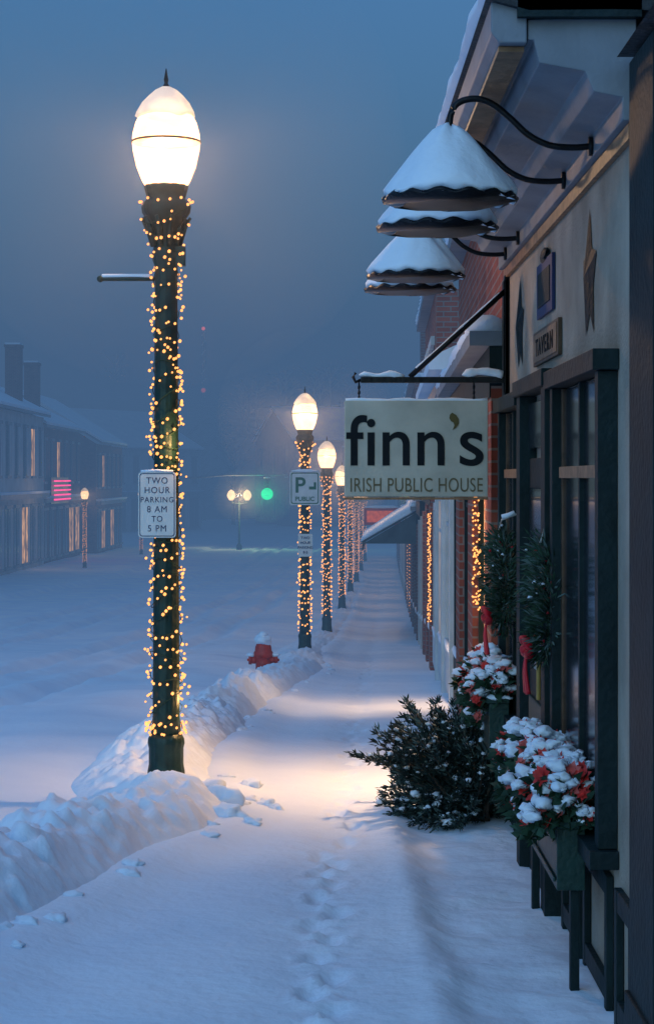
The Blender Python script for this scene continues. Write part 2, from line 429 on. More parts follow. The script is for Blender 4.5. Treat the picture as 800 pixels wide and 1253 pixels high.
far_b = MB(); w2 = bulbs(far_b, rp, 0.42, 3.64, 28, 13, 0.017, BULBFAR, 9)
far_b.tube(w2, 0.004, LEAF, 4)
halo = MB(); halo.ico((0, 0, 4.03), 1.5, HALO, 3)  # sphere added around the globe for its halo
shared = {}
def street_lamp(x, y, near=False, power=90, z=None, hal=False):
    e = empty('street_lamp', (x, y, gz(y)+0.06 if z is None else z), R.uniform(0, 6) if not near else 0)
    parts = [('post', P_), ('globe', G_), ('snow_cap', C_), ('band_and_finial', N_), ('string_lights', near_b if near else far_b)]
    if hal: parts.append(('glow_haze', halo))
    for nm, mb in parts:
        key = id(mb)
        if key not in shared:
            o = mb.obj(nm, e); shared[key] = o.data
        else:
            o = bpy.data.objects.new(nm, shared[key]); o.parent = e; scene.collection.objects.link(o)
    light('bulb', (0, 0, 4.03), power, (1.0, 0.60, 0.30), e, 0.10)
    return e
L1 = street_lamp(-1.0, 12.4, True, 150, hal=True)
L1.location.z = 0.02
for (a, z) in ((0.3, 0.6), (5.3, 2.2)):
    light('string_glow', (0.2*math.cos(a), 0.2*math.sin(a), z), 5.0, (1.0, 0.5, 0.18), L1, 0.03)
arm = MB()
arm.tube([(-0.07, 0, 3.22), (-0.40, 0, 3.22)], 0.014, GREEN, 10); arm.ico((-0.41, 0, 3.22), 0.022, GREEN, 2)
arm.tube([(-0.40, 0, 3.238), (-0.2, 0, 3.24), (-0.1, 0, 3.238)], 0.012, SNOW, 8, 0.4)
arm.box(0.06, 0.12, -0.05, 0.03, 3.30, 3.42, GREEN)
arm.obj('banner_arm', L1, 0.004)
rows = [33.4, 45.6, 61, 75, 90, 106, 124]
for i, y in enumerate(rows):
    street_lamp(-1.0+0.03*(y-12.4), y, False, 220, hal=(i < 4))
street_lamp(-13.0, 107, False, 240, hal=True); street_lamp(-12.2, 131, False, 220)
street_lamp(-14.6, 58, False, 100)

def rounded_plate(mb, cx, cy, cz, w, h, r, t, m):
    pts = []
    for (sx, sz, a0) in ((1, 1, 0), (-1, 1, 90), (-1, -1, 180), (1, -1, 270)):
        for k in range(5):
            a = rad(a0+k*22.5); pts.append((cx+sx*(w/2-r)+r*math.cos(a), cz+sz*(h/2-r)+r*math.sin(a)))
    mb.prism(pts, cy, cy+t, m)
ps = empty('parking_sign', (-1.045, 12.27, 1.835))
mb = MB(); rounded_plate(mb, 0, 0, 0, 0.232, 0.405, 0.02, 0.004, METALW)
rounded_plate(mb, 0, -0.0015, 0, 0.216, 0.389, 0.016, 0.001, NAVY); rounded_plate(mb, 0, -0.003, 0, 0.206, 0.379, 0.014, 0.001, METALW)
mb.obj('plate', ps)
mb = MB(); mb.tube([(0.045, 0.02, 0.12), (0.045, 0.13, 0.12)], 0.01, BLACK); mb.tube([(0.045, 0.02, -0.12), (0.045, 0.13, -0.12)], 0.01, BLACK); mb.obj('brackets', ps)
for i, (t, s) in enumerate([('TWO', .050), ('HOUR', .050), ('PARKING', .043), ('8 AM', .050), ('TO', .045), ('5 PM', .050)]):
    text('line_%d' % (i+1), t, (0, -0.0045, 0.148-i*0.059), s*1.12, NAVY, ps, 0.0, sx=0.92, ext=0.0004, space=1.15)
mb = MB(); mb.tube([(-0.1, 0.0, 0.207), (0, 0.0, 0.212), (0.1, 0, 0.207)], 0.008, SNOW, 8, 0.5); mb.obj('snow', ps)
ps2 = empty('public_parking_sign', (-0.37, 33.22, gz(33.4)+2.88))
mb = MB(); rounded_plate(mb, 0, 0, 0, 0.50, 0.56, 0.03, 0.005, METALW); rounded_plate(mb, 0, -0.002, 0, 0.46, 0.52, 0.03, 0.001, SGREEN); rounded_plate(mb, 0, -0.004, 0, 0.43, 0.49, 0.03, 0.001, METALW)
mb.box(-0.02, 0.02, 0.0055, 0.09, -0.03, 0.03, BLACK); mb.ico((0, 0, 0.29), (0.23, 0.03, 0.03), SNOW, 2, 0.4); mb.obj('plate', ps2)
text('letter', 'P', (-0.08, -0.006, 0.04), 0.36, SGREEN, ps2, 0.006)
text('word', 'PUBLIC', (0, -0.006, -0.18), 0.10, SGREEN, ps2, 0.002)
mb = MB(); mb.prism([(0.07, -0.02), (0.19, -0.02), (0.19, 0.10), (0.15, 0.10), (0.15, 0.03), (0.07, 0.03)], -0.006, -0.0045, SGREEN); mb.obj('arrow', ps2)
ps3 = empty('parking_sign', (-0.36, 33.22, gz(33.4)+1.93))
mb = MB(); rounded_plate(mb, 0, 0, 0, 0.24, 0.38, 0.02, 0.005, METALW); mb.box(-0.02, 0.02, 0.0055, 0.1, -0.03, 0.03, BLACK); mb.obj('plate', ps3)
for i, t in enumerate(['TWO', 'HOUR', 'PARKING', '8-5']): text('line_%d' % (i+1), t, (0, -0.003, 0.12-i*0.08), 0.06, NAVY, ps3, 0.001)

# ------------------------------------------------------------------ fire hydrant
hy = empty('fire_hydrant', (-0.83, 26, gz(26)-0.10))
mb = MB()
mb.lathe(0, 0, [(0.15, 0), (0.15, 0.06), (0.11, 0.08), (0.10, 0.12), (0.10, 0.42), (0.125, 0.45), (0.125, 0.50), (0.11, 0.52), (0.105, 0.57), (0.08, 0.63), (0.04, 0.66), (0.03, 0.67), (0.03, 0.72)], RED, 24)
for sx in (-1, 1):
    mb.tube([(sx*0.08, 0, 0.40), (sx*0.16, 0, 0.40)], 0.05, RED, 12); mb.tube([(sx*0.15, 0, 0.40), (sx*0.19, 0, 0.40)], 0.06, RED, 8)
    mb.tube([(sx*0.19, 0, 0.40), (sx*0.21, 0, 0.40)], 0.018, RED, 5)
mb.tube([(0, -0.08, 0.36), (0, -0.16, 0.36)], 0.07, RED, 14); mb.tube([(0, -0.15, 0.36), (0, -0.19, 0.36)], 0.08, RED, 8)
mb.obj('body', hy)
mb = MB(); mb.ico((0, 0, 0.66), (0.12, 0.12, 0.08), SNOW, 3, 0.3); mb.ico((0.0, -0.02, 0.725), (0.065, 0.07, 0.05), SNOW, 2, 0.4)
mb.ico((-0.16, 0, 0.465), (0.06, 0.06, 0.03), SNOW, 2, 0.3); mb.ico((0.16, 0, 0.465), (0.06, 0.06, 0.03), SNOW, 2, 0.3)
mb.ico((0, 0, 0.10), (0.34, 0.30, 0.07), SNOW, 3, 0.5); mb.obj('snow_cap', hy)

# ------------------------------------------------------------------ finn's pub building
pub = empty('pub_building')
W = 1.08
mb = MB()
mb.box(W, 1.4, 2.0, 11.95, -0.4, 3.45, CREAM); mb.box(1.4, 9, 2.0, 11.95, -0.4, 3.45, CREAM)
mb.obj('walls', pub)
mb = MB()
prof = [(1.078, 3.25), (1.03, 3.25), (1.03, 3.33), (0.93, 3.35), (0.90, 3.42), (0.74, 3.45), (0.72, 3.53), (0.70, 3.53), (0.70, 3.60), (1.078, 3.62)]
mb.prism(prof, 6.95, 11.98, GREYP)
mb.obj('cornice', pub, 0.004)
mb = MB(); mb.prism([(0.57, 3.55), (0.60, 3.515), (0.695, 3.515), (0.695, 3.66), (0.57, 3.66)], 6.93, 12.0, GREYP)
mb.obj('gutter', pub, 0.006)
mb = MB(); mb.box(0.60, 0.69, 6.98, 11.9, 3.495, 3.513, TAN); mb.box(1.055, 1.0775, 6.98, 11.93, 3.19, 3.246, TAN); mb.obj('wood_trim_and_lit_line', pub)  # strip under gutter paints the warm lit eave line; lower strip is a board
mb = MB(); mb.prism([(0.55, 3.663), (1.42, 3.8), (6, 5.6), (9.2, 3.8), (9.2, 3.46), (1.0, 3.625), (0.7, 3.622)], 6.9, 12.02, ROOFM)
mb.prism([(1.0, 3.455), (6, 5.4), (9.2, 3.46)], 2.0, 6.88, ROOFM)
mb.box(0.66, 1.09, 6.90, 6.945, 3.60, 3.66, TEAL)
mb.obj('roof', pub)
mb = MB()
vs = []; fs = []; nn = 120
for i in range(nn+1):
    y = 6.88+(12.06-6.88)*i/nn; e = 0.53+0.02*nz2(0, y, 3, 1); h = 0.09+0.03*nz2(0, y, 2, 8)
    for (x, z) in [(e+0.04, 3.668), (e, 3.69), (e+0.01, 3.69+h*0.6), (e+0.08, 3.72+h), (1.4, 3.90), (6, 5.75)]: vs.append((x, y, z))
for i in range(nn):
    for k in range(5): fs.append((i*6+k, i*6+k+1, (i+1)*6+k+1, (i+1)*6+k))
fs.append((0, 1, 2, 3, 4, 5)); fs.append(tuple(nn*6+k for k in range(6)))
mb.add(vs, fs, SNOW, True); mb.obj('roof_snow', pub)
mb = MB()
mb.box(1.03, 1.33, 6.3, 6.8, -0.3, 3.42, TEAL); mb.box(1.015, 1.34, 6.28, 6.815, -0.3, 0.25, TEAL)
mb.box(1.05, 1.0785, 11.78, 11.97, -0.3, 3.18, TEAL)
mb.obj('pilasters', pub, 0.006)

def pub_window(y0, y1, z0, z1, mull=1, trans=None):
    f = MB(); g = MB(); t = 0.09
    f.box(1.005, W-0.002, y0, y0+t, z0, z1, TEAL); f.box(1.005, W-0.002, y1-t, y1, z0, z1, TEAL)
    f.box(0.98, W-0.002, y0-0.04, y1+0.04, z1+0.002, z1+0.08, TEAL); f.box(0.97, W-0.002, y0-0.04, y1+0.04, z0-0.07, z0-0.002, TEAL)
    f.box(1.045, W-0.002, y0+t+.002, y0+t+0.04, z0, z1-.002, BROWN); f.box(1.045, W-0.002, y1-t-0.04, y1-t-.002, z0, z1-.002, BROWN)
    if trans: f.box(1.03, W-0.003, y0+t+.053, y1-t-.053, trans, trans+0.05, TAN)
    for i in range(mull):
        yc = y0+(y1-y0)*(i+1)/(mull+1); f.box(1.035, W-0.004, yc-0.02, yc+0.02, z0+.004, z1-.004, TEAL)
    g.box(W-0.025, W-0.006, y0+0.1, y1-0.1, z0+0.01, z1-0.01, GLASSD)
    f.obj('window_frame', pub, 0.003); g.obj('window_glass', pub)
pub_window(7.40, 9.0, 0.62, 2.40, 1, 2.0)
pub_window(10.5, 11.75, 0.7, 2.38, 1, 2.0)
pub_window(3.2, 5.8, 0.62, 2.40, 2, 2.0)
mb = MB()
mb.box(0.99, W-0.002, 9.08, 9.24, -0.2, 2.42, TEAL); mb.box(0.99, W-0.002, 10.26, 10.42, -0.2, 2.42, TEAL)
mb.box(0.97, W-0.002, 9.04, 10.46, 2.422, 2.50, TEAL)
mb.box(1.04, W-0.002, 9.242, 10.258, -0.2, 2.1, TEAL); mb.box(1.025, 1.038, 9.36, 10.14, 0.2, 0.9, GREEN); mb.box(1.028, 1.038, 9.38, 10.12, 1.05, 1.95, GLASSD)
mb.box(1.035, W-0.003, 9.26, 10.24, 2.15, 2.38, GLASSD); mb.tube([(1.0, 9.42, 0.95), (1.0, 9.42, 1.15)], 0.012, GOLD)
mb.obj('door', pub, 0.004)
mb = MB()
for (a, b) in ((6.9, 7.3), (7.5, 8.2), (8.3, 8.95), (10.55, 11.1), (11.2, 11.72)):
    mb.box(1.05, W-0.002, a, a+0.06, -0.2, 0.50, TEAL); mb.box(1.05, W-0.002, b-0.06, b, -0.2, 0.50, TEAL)
    mb.box(1.052, W-0.002, a+0.062, b-0.062, 0.02, 0.10, TEAL); mb.box(1.052, W-0.002, a+0.062, b-0.062, 0.42, 0.50, TEAL)
mb.obj('lower_panels', pub, 0.003)
mb = MB(); mb.box(1.062, W-0.002, 9.42, 10.1, 2.80, 3.07, NAVY); mb.box(1.057, 1.0615, 9.5, 10.02, 2.85, 3.02, TEAL); mb.ico((1.065, 9.75, 3.09), (0.02, 0.16, 0.035), TEAL, 2, 0.5)
mb.obj('wall_plaque', pub, 0.002)
mb = MB(); mb.box(1.06, W-0.002, 9.15, 10.25, 2.57, 2.74, BROWN); mb.box(1.056, 1.0595, 9.2, 10.2, 2.585, 2.725, TAN); mb.obj('name_board', pub, 0.002)
text('name_board_text', 'TAVERN', (1.054, 9.7, 2.65), 0.12, SIGNT, pub, 0.002, rot=(math.pi/2, 0, -math.pi/2), space=1.3, ext=0.001, sx=1.4)
def star(y, z, r):
    mb = MB(); pts = []
    for i in range(10):
        a = math.pi/2+i*math.pi/5; q = r if i % 2 == 0 else r*0.5; pts.append((W-0.004, y+q*math.cos(a)*0.8, z+q*math.sin(a)*1.1))
    vs = pts+[(W-0.03, y, z)]; fs = [(i, (i+1) % 10, 10) for i in range(10)]+[tuple(range(9, -1, -1))]
    mb.add(vs, fs, TEAL); mb.obj('barn_star', None)
star(8.17, 2.82, 0.26); star(11.1, 2.84, 0.25)

def gooseneck(y):
    e = empty('gooseneck_lamp', (0, y, 0))
    mb = MB()
    pts = spline([(1.03, 0, 3.29), (0.95, 0, 3.285), (0.86, 0, 3.295), (0.78, 0, 3.335), (0.71, 0, 3.40), (0.64, 0, 3.455), (0.57, 0, 3.475), (0.505, 0, 3.455), (0.478, 0, 3.40), (0.478, 0, 3.32)], 5)
    mb.tube(pts, 0.013, BLACK, 10); mb.tube([(1.03, 0, 3.29), (1.015, 0, 3.29)], 0.038, BLACK, 16)
    mb.obj('arm', e)
    sc = MB(); si = MB(); N = 96
    def fn(r, z, a, j):
        s = math.cos(a*14)
        if r > 0.2: return (r+0.002*s, z+0.007*s)
        return (r, z)
    sc.lathe(0.478, 0, [(0.028, 3.335), (0.045, 3.31), (0.075, 3.275), (0.14, 3.20), (0.21, 3.125), (0.264, 3.083), (0.264, 3.077)], BLACK, N, fn)
    si.lathe(0.478, 0, [(0.261, 3.078), (0.22, 3.088), (0.16, 3.105), (0.07, 3.125), (0.0, 3.13)], ENAMEL, N, fn)
    sc.obj('shade', e); si.obj('shade_lining', e)
    sn = MB(); sd = y*3.1
    def sf(r, z, a, j):
        q = Vector((math.cos(a)*1.2+sd, math.sin(a)*1.2, j*0.22))
        k = 1+0.10*noise.noise(q)
        zz = z+0.03*noise.noise(q*1.3+Vector((5, 0, 0)))
        if j <= 1: zz = z+0.007*math.cos(a*14)+0.010*noise.noise(q*3); k = 1+0.02*noise.noise(q*2)
        return (r*k, zz)
    sn.lathe(0.478, 0, [(0.225, 3.115), (0.254, 3.093), (0.254, 3.115), (0.230, 3.150), (0.190, 3.20), (0.150, 3.252), (0.108, 3.302), (0.070, 3.340), (0.038, 3.360), (0.008, 3.367)], SNOW, N, sf)
    sn.obj('snow', e)
    b = MB(); b.ico((0.478, 0, 3.115), (0.03, 0.03, 0.03), METALW, 2); b.obj('unlit_bulb', e)
for y in (7.74, 8.63, 10.7, 11.45): gooseneck(y)

# hanging sign
hs = empty('hanging_pub_sign', (0, 11.82, 0))
mb = MB(); mb.box(0.103, 0.953, -0.02, 0.02, 1.888, 2.459, SIGNC); mb.obj('board', hs, 0.006)
mb = MB()
mb.box(0.103, 0.953, -0.024, 0.024, 1.872, 1.886, TAN)
mb.box(0.20, 1.078, -0.015, 0.015, 2.565, 2.60, BLACK)
mb.tube([(0.20, 0, 2.583), (0.17, 0, 2.57), (0.155, 0, 2.60), (0.17, 0, 2.625)], 0.010, BLACK, 8)
mb.tube([(0.49, 0, 2.60), (1.065, 0, 3.12)], 0.016, BLACK, 8); mb.box(1.05, 1.079, -0.04, 0.04, 2.5, 3.2, BLACK)
for x in (0.19, 0.87):
    mb.tube([(x, 0, 2.455), (x, 0, 2.57)], 0.005, BLACK, 6)
    for q in range(3): mb.ico((x, 0, 2.475+q*0.032), (0.010, 0.006, 0.016), BLACK, 1)
mb.obj('iron_bracket', hs)
mb = MB()
mb.tube([(0.19+i*0.03, 0.0, 2.612+0.006*math.sin(i*1.3)) for i in range(10)], [0.004]+[0.018]*8+[0.006], SNOW, 8, 0.5)
mb.tube([(0.80+i*0.03, 0.0, 2.612+0.02*math.sin(i*0.4)) for i in range(9)], [0.004]+[0.026]*8, SNOW, 8, 0.5)
mb.tube([(0.53+i*0.055, 0, 2.650+i*0.0497) for i in range(10)], 0.010, SNOW, 8, 0.5)
mb.tube([(0.11+i*0.042, 0, 2.462+0.003*math.sin(i)) for i in range(21)], 0.012, SNOW, 8, 0.5)
mb.obj('snow', hs)
text('pub_name', "finn", (0.415, -0.023, 2.205), 0.425, SIGNT, hs, 0.0025, sx=0.97, ext=0.002)
text('pub_name_s', "s", (0.855, -0.023, 2.205), 0.425, SIGNT, hs, 0.0025, sx=1.05, ext=0.002)
mb = MB()   # drop-shaped apostrophe, tucked against the last n
pts = [(0.742, 2.285), (0.764, 2.298), (0.779, 2.322), (0.779, 2.350), (0.764, 2.374), (0.740, 2.388), (0.727, 2.376), (0.723, 2.355), (0.732, 2.338), (0.748, 2.328), (0.754, 2.312)]
mb.prism(pts, -0.0255, -0.0215, OLIVE); mb.obj('apostrophe', hs)
text('pub_subtitle', 'IRISH PUBLIC HOUSE', (0.528, -0.023, 1.955), 0.118, SIGNG, hs, 0.0, sx=0.69, ext=0.001, space=1.05)

# ------------------------------------------------------------------ flower boxes
def flower_box(y0, y1, z0, z1, nfl, seed, legs=True):
    e = empty('window_flower_box'); mb = MB()
    mb.box(0.89, 1.0, y0, y1, z0, z1, GREEN); mb.box(0.875, 1.001, y0-0.012, y1+0.012, z1+0.001, z1+0.03, GREEN)
    mb.box(0.878, 0.888, y0+0.02, y1-0.02, z0+0.03, z0+0.05, GREEN)
    mb.obj('box', e, 0.004)
    if legs:
        mb = MB()
        for y in (y0+0.06, y1-0.12): mb.box(0.95, 0.985, y, y+0.05, -0.3, z0-0.002, TEAL)
        mb.obj('legs', e, 0.004)
    f = MB(); s = MB(); r = random.Random(seed)
    for i in range(nfl):
        y = r.uniform(y0-0.03, y1+0.02); x = r.uniform(0.79, 1.03); hh = z1+0.03+r.random()**0.8*0.22*(1-abs(x-0.93)*2.2)
        if x < 0.86: hh -= r.random()*0.15
        c = Vector((x, y, hh))
        pm = r.choice([PETAL, PETAL, PETALO]); rr = r.uniform(0.028, 0.05)
        if r.random() < 0.75:
            nrm = Vector((-0.6+r.uniform(-.5, .5), -0.6+r.uniform(-.5, .5), 0.5)).normalized()
            e1 = nrm.cross(Vector((0, 0, 1))).normalized(); e2 = nrm.cross(e1)
            for ring in (0, 1):
                for k in range(7):
                    a = k*6.283/7+ring*0.4; d = e1*math.cos(a)+e2*math.sin(a)+nrm*(0.25+0.7*ring)
                    f.leaf(c, d, rr*(1-0.3*ring), rr*0.33, pm, up=nrm)
        for k in range(8):
            d = Vector((r.uniform(-1, .5), r.uniform(-1, 1), r.uniform(-.7, .6)))
            f.leaf(c-Vector((0, 0, 0.03)), d, r.uniform(0.05, 0.09), r.uniform(0.012, 0.022), LEAF)
        f.tube([(0.94, y, z1), tuple(c)], 0.003, LEAF, 4)
        if r.random() < 0.55:
            for q2 in range(4):
                q = r.uniform(0.010, 0.030)
                s.ico((c.x+r.uniform(-.03, .03), c.y+r.uniform(-.03, .03), c.z+0.016+r.uniform(-.012, .010)), (q*1.2, q*1.2, q*0.8), SNOW, 2, 0.9)
    f.obj('flowers', e)
    for i in range(26):
        q = r.uniform(0.03, 0.05); s.ico((r.uniform(0.9, 1.0), r.uniform(y0, y1), z1+0.03), (q, q, q*0.4), SNOW, 2, 0.5)
    s.obj('snow', e)
flower_box(7.72, 9.35, 0.40, 0.64, 380, 5)
flower_box(10.95, 11.85, 0.45, 0.76, 200, 8, False)

# ------------------------------------------------------------------ wreaths
def wreath(x, y, z, Rm, seed):
    e = empty('evergreen_wreath', (x, y, z)); mb = MB(); s = MB(); r = random.Random(seed)
    for i in range(2800):
        a = r.uniform(0, 6.283); b = r.uniform(0, 6.283); q = 0.07*math.sqrt(r.random())*(1+0.35*math.sin(a*5+seed)+0.2*math.sin(a*11))
        c = Vector((q*math.cos(b)*0.9, (Rm+q*math.sin(b))*math.cos(a), (Rm+q*math.sin(b))*math.sin(a)*1.2))
        d = Vector((math.cos(b)*1.0-0.3, math.cos(a)*math.sin(b)+0.5*math.sin(a), math.sin(a)*math.sin(b)-0.5*math.cos(a)))+Vector((r.uniform(-.6, .6), r.uniform(-.6, .6), r.uniform(-.6, .6)))
        mb.leaf(c, d, r.uniform(0.03, 0.07), r.uniform(0.003, 0.007), LEAF if r.random() < 0.75 else LEAFL)
        if r.random() < 0.012 and math.sin(a) > -0.1 and math.cos(b) < 0.4:
            t = r.uniform(0.006, 0.014); s.ico(tuple(c+Vector((-0.02, 0, 0.02))), (t, t*1.3, t*0.8), SNOW, 1, 0.5)
        if r.random() < 0.008: mb.ico(tuple(c*1.04), 0.009, RIBBON, 1)
    mb.obj('needles', e); s.obj('snow', e)
    b = MB()
    cz = -Rm*1.2-0.02
    for sg in (-1, 1):
        b.tube(spline([(-0.07, 0, cz), (-0.09, sg*0.06, cz+0.05), (-0.08, sg*0.11, cz+0.01), (-0.08, sg*0.06, cz-0.03), (-0.07, 0, cz)], 5), 0.022, RIBBON, 8, 0, 0.5)
        b.tube(spline([(-0.08, 0, cz), (-0.09, sg*0.025, cz-0.09), (-0.08, sg*0.05, cz-0.20)], 5), [0.01+0.0022*k for k in range(11)], RIBBON, 8, 0, 0.4)
    b.ico((-0.09, 0, cz), 0.025, RIBBON, 2)
    b.obj('ribbon_bow', e)
    h = MB(); h.tube([(0.08, 0, Rm*1.2+0.16), (0.0, 0, Rm*1.2+0.13), (-0.02, 0, Rm*1.2+0.06)], 0.006, METALW, 6); h.tube([(0.07, 0, Rm*1.2+0.17), (0.04, 0, Rm*1.2+0.155), (0.0, 0, Rm*1.2+0.145)], 0.012, SNOW, 8, 0.4); h.obj('snowy_hook', e)
wreath(0.995, 9.12, 1.44, 0.17, 1); wreath(0.955, 10.9, 1.45, 0.16, 2)

# ------------------------------------------------------------------ juniper bush
bush = empty('juniper_bush', (0.88, 11.75, 0.0)); mb = MB(); sn = MB(); r = random.Random(21)
for i in range(165):
    az = r.uniform(0, 6.283); el = r.uniform(0.0, 1.35); Lb = r.uniform(0.28, 0.48)
    d0 = Vector((math.cos(az)*math.cos(el)*0.75-0.10, math.sin(az)*math.cos(el)*0.8, math.sin(el)+0.22)).normalized()
    if d0.x > 0.35: Lb *= 0.5
    if el > 0.6: Lb *= 1.3
    p = Vector((r.uniform(-.12, .06), r.uniform(-.2, .2), 0.0)); path = [p.copy()]; d = d0.copy()
    ns = 14
    for k in range(ns):
        d = (d+Vector((-0.02, 0, -0.03))+Vector((r.uniform(-.14, .14), r.uniform(-.12, .12), r.uniform(-.10, .10)))).normalized()
        p = p+d*(Lb*1.25/ns); p.z = max(p.z, 0.03); path.append(p.copy())
    mb.tube(path, [0.010*(1-k/ns)+0.002 for k in range(ns+1)], BARK, 5)
    frost = r.random() < 0.35
    for k in range(3, ns+1):
        for q in range(16):
            dd = (path[k]-path[k-1]).normalized()*0.9+Vector((r.uniform(-1, 1), r.uniform(-1, 1), r.uniform(-.6, .9)))*0.9
            base = path[k]+Vector((r.uniform(-.015, .015), r.uniform(-.015, .015), r.uniform(-.015, .015)))
            L = r.uniform(0.03, 0.07)
            mm = LEAFL if (r.random() < (0.5 if frost and k > 7 else 0.10)) else LEAF2
            mb.leaf(base, dd, L, r.uniform(0.004, 0.008), mm)
            if r.random() < 0.3: mb.leaf(base+dd.normalized()*L*0.6, dd+Vector((r.uniform(-.6, .6), r.uniform(-.6, .6), r.uniform(-.3, .6))), L*0.6, 0.005, mm)
        if k > 4 and r.random() < 0.32:
            t = r.uniform(0.005, 0.016)*(1.7 if r.random() < 0.18 else 1)
            sn.ico(tuple(path[k]+Vector((r.uniform(-.01, .01), 0, 0.02))), (t*1.3, t*1.3, t*0.8), SNOW, 2, 0.9)
mb.obj('foliage', bush); sn.obj('snow', bush)
bush2 = bpy.data.objects.new('juniper_bush', None); scene.collection.objects.link(bush2); bush2.location = (1.02, 13.2, -0.05); bush2.rotation_euler = (0, 0, 2.1); bush2.scale = (.5, .5, .55)
for o in list(bush.children):
    c = bpy.data.objects.new(o.name, o.data); c.parent = bush2; scene.collection.objects.link(c)

# ------------------------------------------------------------------ shops down the right-hand side
def shop(name, y0, y1, top, wall, upper=True, lit=None, awning=None, strings=(), roof='flat', depth=9, xoff=0.0, winmat=GLASSD, trim=TEAL, pier=0.30, n=None, lits=None):
    L = y1-y0-0.03; e = empty(name, (1.08+skew(y0)+xoff, y0, 0), -0.03); g = gz((y0+y1)/2); gb = gz(y1)-0.6
    w = MB(); w.box(0, depth, 0, L, gb, top, wall); w.obj('walls', e)
    n = n or max(1, int(round(L/3.2))); bay = L/n
    f = MB(); gl = MB(); pl = MB(); sn = MB(); st = MB()
    for i in range(n):
        a = i*bay; b = a+bay; gy = gz(y0+(a+b)/2)
        pl.box(-0.09, -0.002, a+0.01, a+pier, gb, gy+2.6, wall)
        a += pier-0.30
        f.box(-0.05, -0.003, a+0.36, a+0.44, gy+0.1, gy+2.4, trim); f.box(-0.05, -0.003, b-0.14, b-0.06, gy+0.1, gy+2.4, trim)
        f.box(-0.05, -0.003, a+0.442, b-0.142, gy+2.3, gy+2.4, trim); f.box(-0.06, -0.003, a+0.442, b-0.142, gy+0.1, gy+0.6, trim)
        f.box(-0.04, -0.003, (a+b)/2-0.02, (a+b)/2+0.02, gy+0.602, gy+2.298, trim)
        f.box(-0.039, -0.004, a+0.442, b-0.142, gy+1.9, gy+1.94, trim)
        isl = (i in lits) if lits is not None else (i % 2 == 0 or n < 3)
        mm = lit if (lit and isl) else winmat
        gl.box(-0.012, -0.006, a+0.445, b-0.145, gy+0.605, gy+2.295, mm)
        sn.ico((-0.06, (a+b)/2, gy+0.62), (0.03, (b-a)*0.36, 0.03), SNOW, 3, 0.3)
        if i in strings:
            for (yy0, zz0, yy1, zz1) in ((a+0.33, gy+0.3, a+0.33, gy+2.45), (a+0.33, gy+2.45, b-0.1, gy+2.45), (b-0.1, gy+0.3, b-0.1, gy+2.45)):
                m = int(math.hypot(yy1-yy0, zz1-zz0)/0.10)
                for k in range(m):
                    t = k/m; st.ico((-0.085, yy0+(yy1-yy0)*t+R.uniform(-.02, .02), zz0+(zz1-zz0)*t+R.uniform(-.02, .02)), 0.012, BULB, 1)
        if upper and top > gy+4.2:
            for yc in (a+bay*0.3, a+bay*0.72):
                f.box(-0.05, -0.003, yc-0.48, yc+0.48, gy+3.15, gy+3.22, WHITEP); f.box(-0.06, -0.003, yc-0.5, yc+0.5, top-0.75, top-0.62, WHITEP)
                gl.box(-0.012, -0.004, yc-0.40, yc+0.40, gy+3.222, top-0.752, GLASSD)
                f.box(-0.03, -0.013, yc-0.40, yc+0.40, (gy+3.2+top-0.75)/2, (gy+3.2+top-0.75)/2+0.04, WHITEP)
                sn.ico((-0.05, yc, gy+3.24), (0.04, 0.45, 0.035), SNOW, 2, 0.3)
    f.box(-0.10, -0.003, 0.02, L-0.02, g+2.62+0.02, g+2.95, trim); f.box(-0.22, -0.003, 0.01, L-0.01, g+2.952, g+3.04, GREYP)
    sn.tube([(-0.12, 0.02+(L-0.04)*k/30, g+3.07) for k in range(31)], 0.11, SNOW, 10, 0.4, 0.6)
    f.box(-0.16, depth, -0.003, L+0.003, top+0.001, top+0.14, GREYP)
    if roof == 'flat':
        sn.tube([(-0.02, 0.02+(L-0.04)*k/40, top+0.16) for k in range(41)], 0.15, SNOW, 10, 0.35, 0.7)
        sn.box(0.0, depth-.02, 0.05, L-0.05, top+0.142, top+0.25, SNOW)
    else:
        sn.prism([(-0.3, top+0.142), (-0.3, top+0.26), (depth/2, top+2.5), (depth, top+0.26), (depth, top+0.142)], 0.0, L, SNOW)
    f.obj('trim', e); gl.obj('windows', e); pl.obj('piers', e); sn.obj('snow', e)
    if strings: st.obj('string_lights', e)
    if awning:
        a0, a1, za, zo, out = awning
        aw = MB(); aw.prism([(-0.003, za), (-out, zo), (-out, zo-0.18), (-out+0.02, zo-0.18), (-out+0.02, zo-0.02), (-0.003, za-0.04)], a0, a1, AWN)
        aw.prism([(-0.003, za-0.045), (-out+0.022, zo-0.03), (-0.003, zo-0.03)], a0+0.01, a0+0.03, AWN); aw.obj('awning', e)
        s2 = MB(); s2.prism([(-0.003, za+0.003), (-0.02, za+0.17), (-out*0.5, (za+zo)/2+0.16), (-out-0.02, zo+0.09), (-out-0.03, zo+0.003)], a0-0.02, a1, SNOW); s2.obj('awning_snow', e, 0.03)
    return e
b1 = shop('brick_shop', 12.03, 20, 4.05, BRICK, upper=False, lit=WARMWIN, pier=0.85, n=3, lits=(0,))
b2 = shop('white_shop', 20, 29, 2.95, WHITEP, upper=False, lit=WARMDIM, roof='gable', trim=WHITEP, lits=(1,))
b3 = shop('brick_store', 29, 37.5, 4.75, BRICK, upper=True, lit=WARMDIM, lits=(0,), pier=0.8)
b4 = shop('corner_shop', 37.5, 42.5, 2.9, CLAP, upper=False, roof='gable')
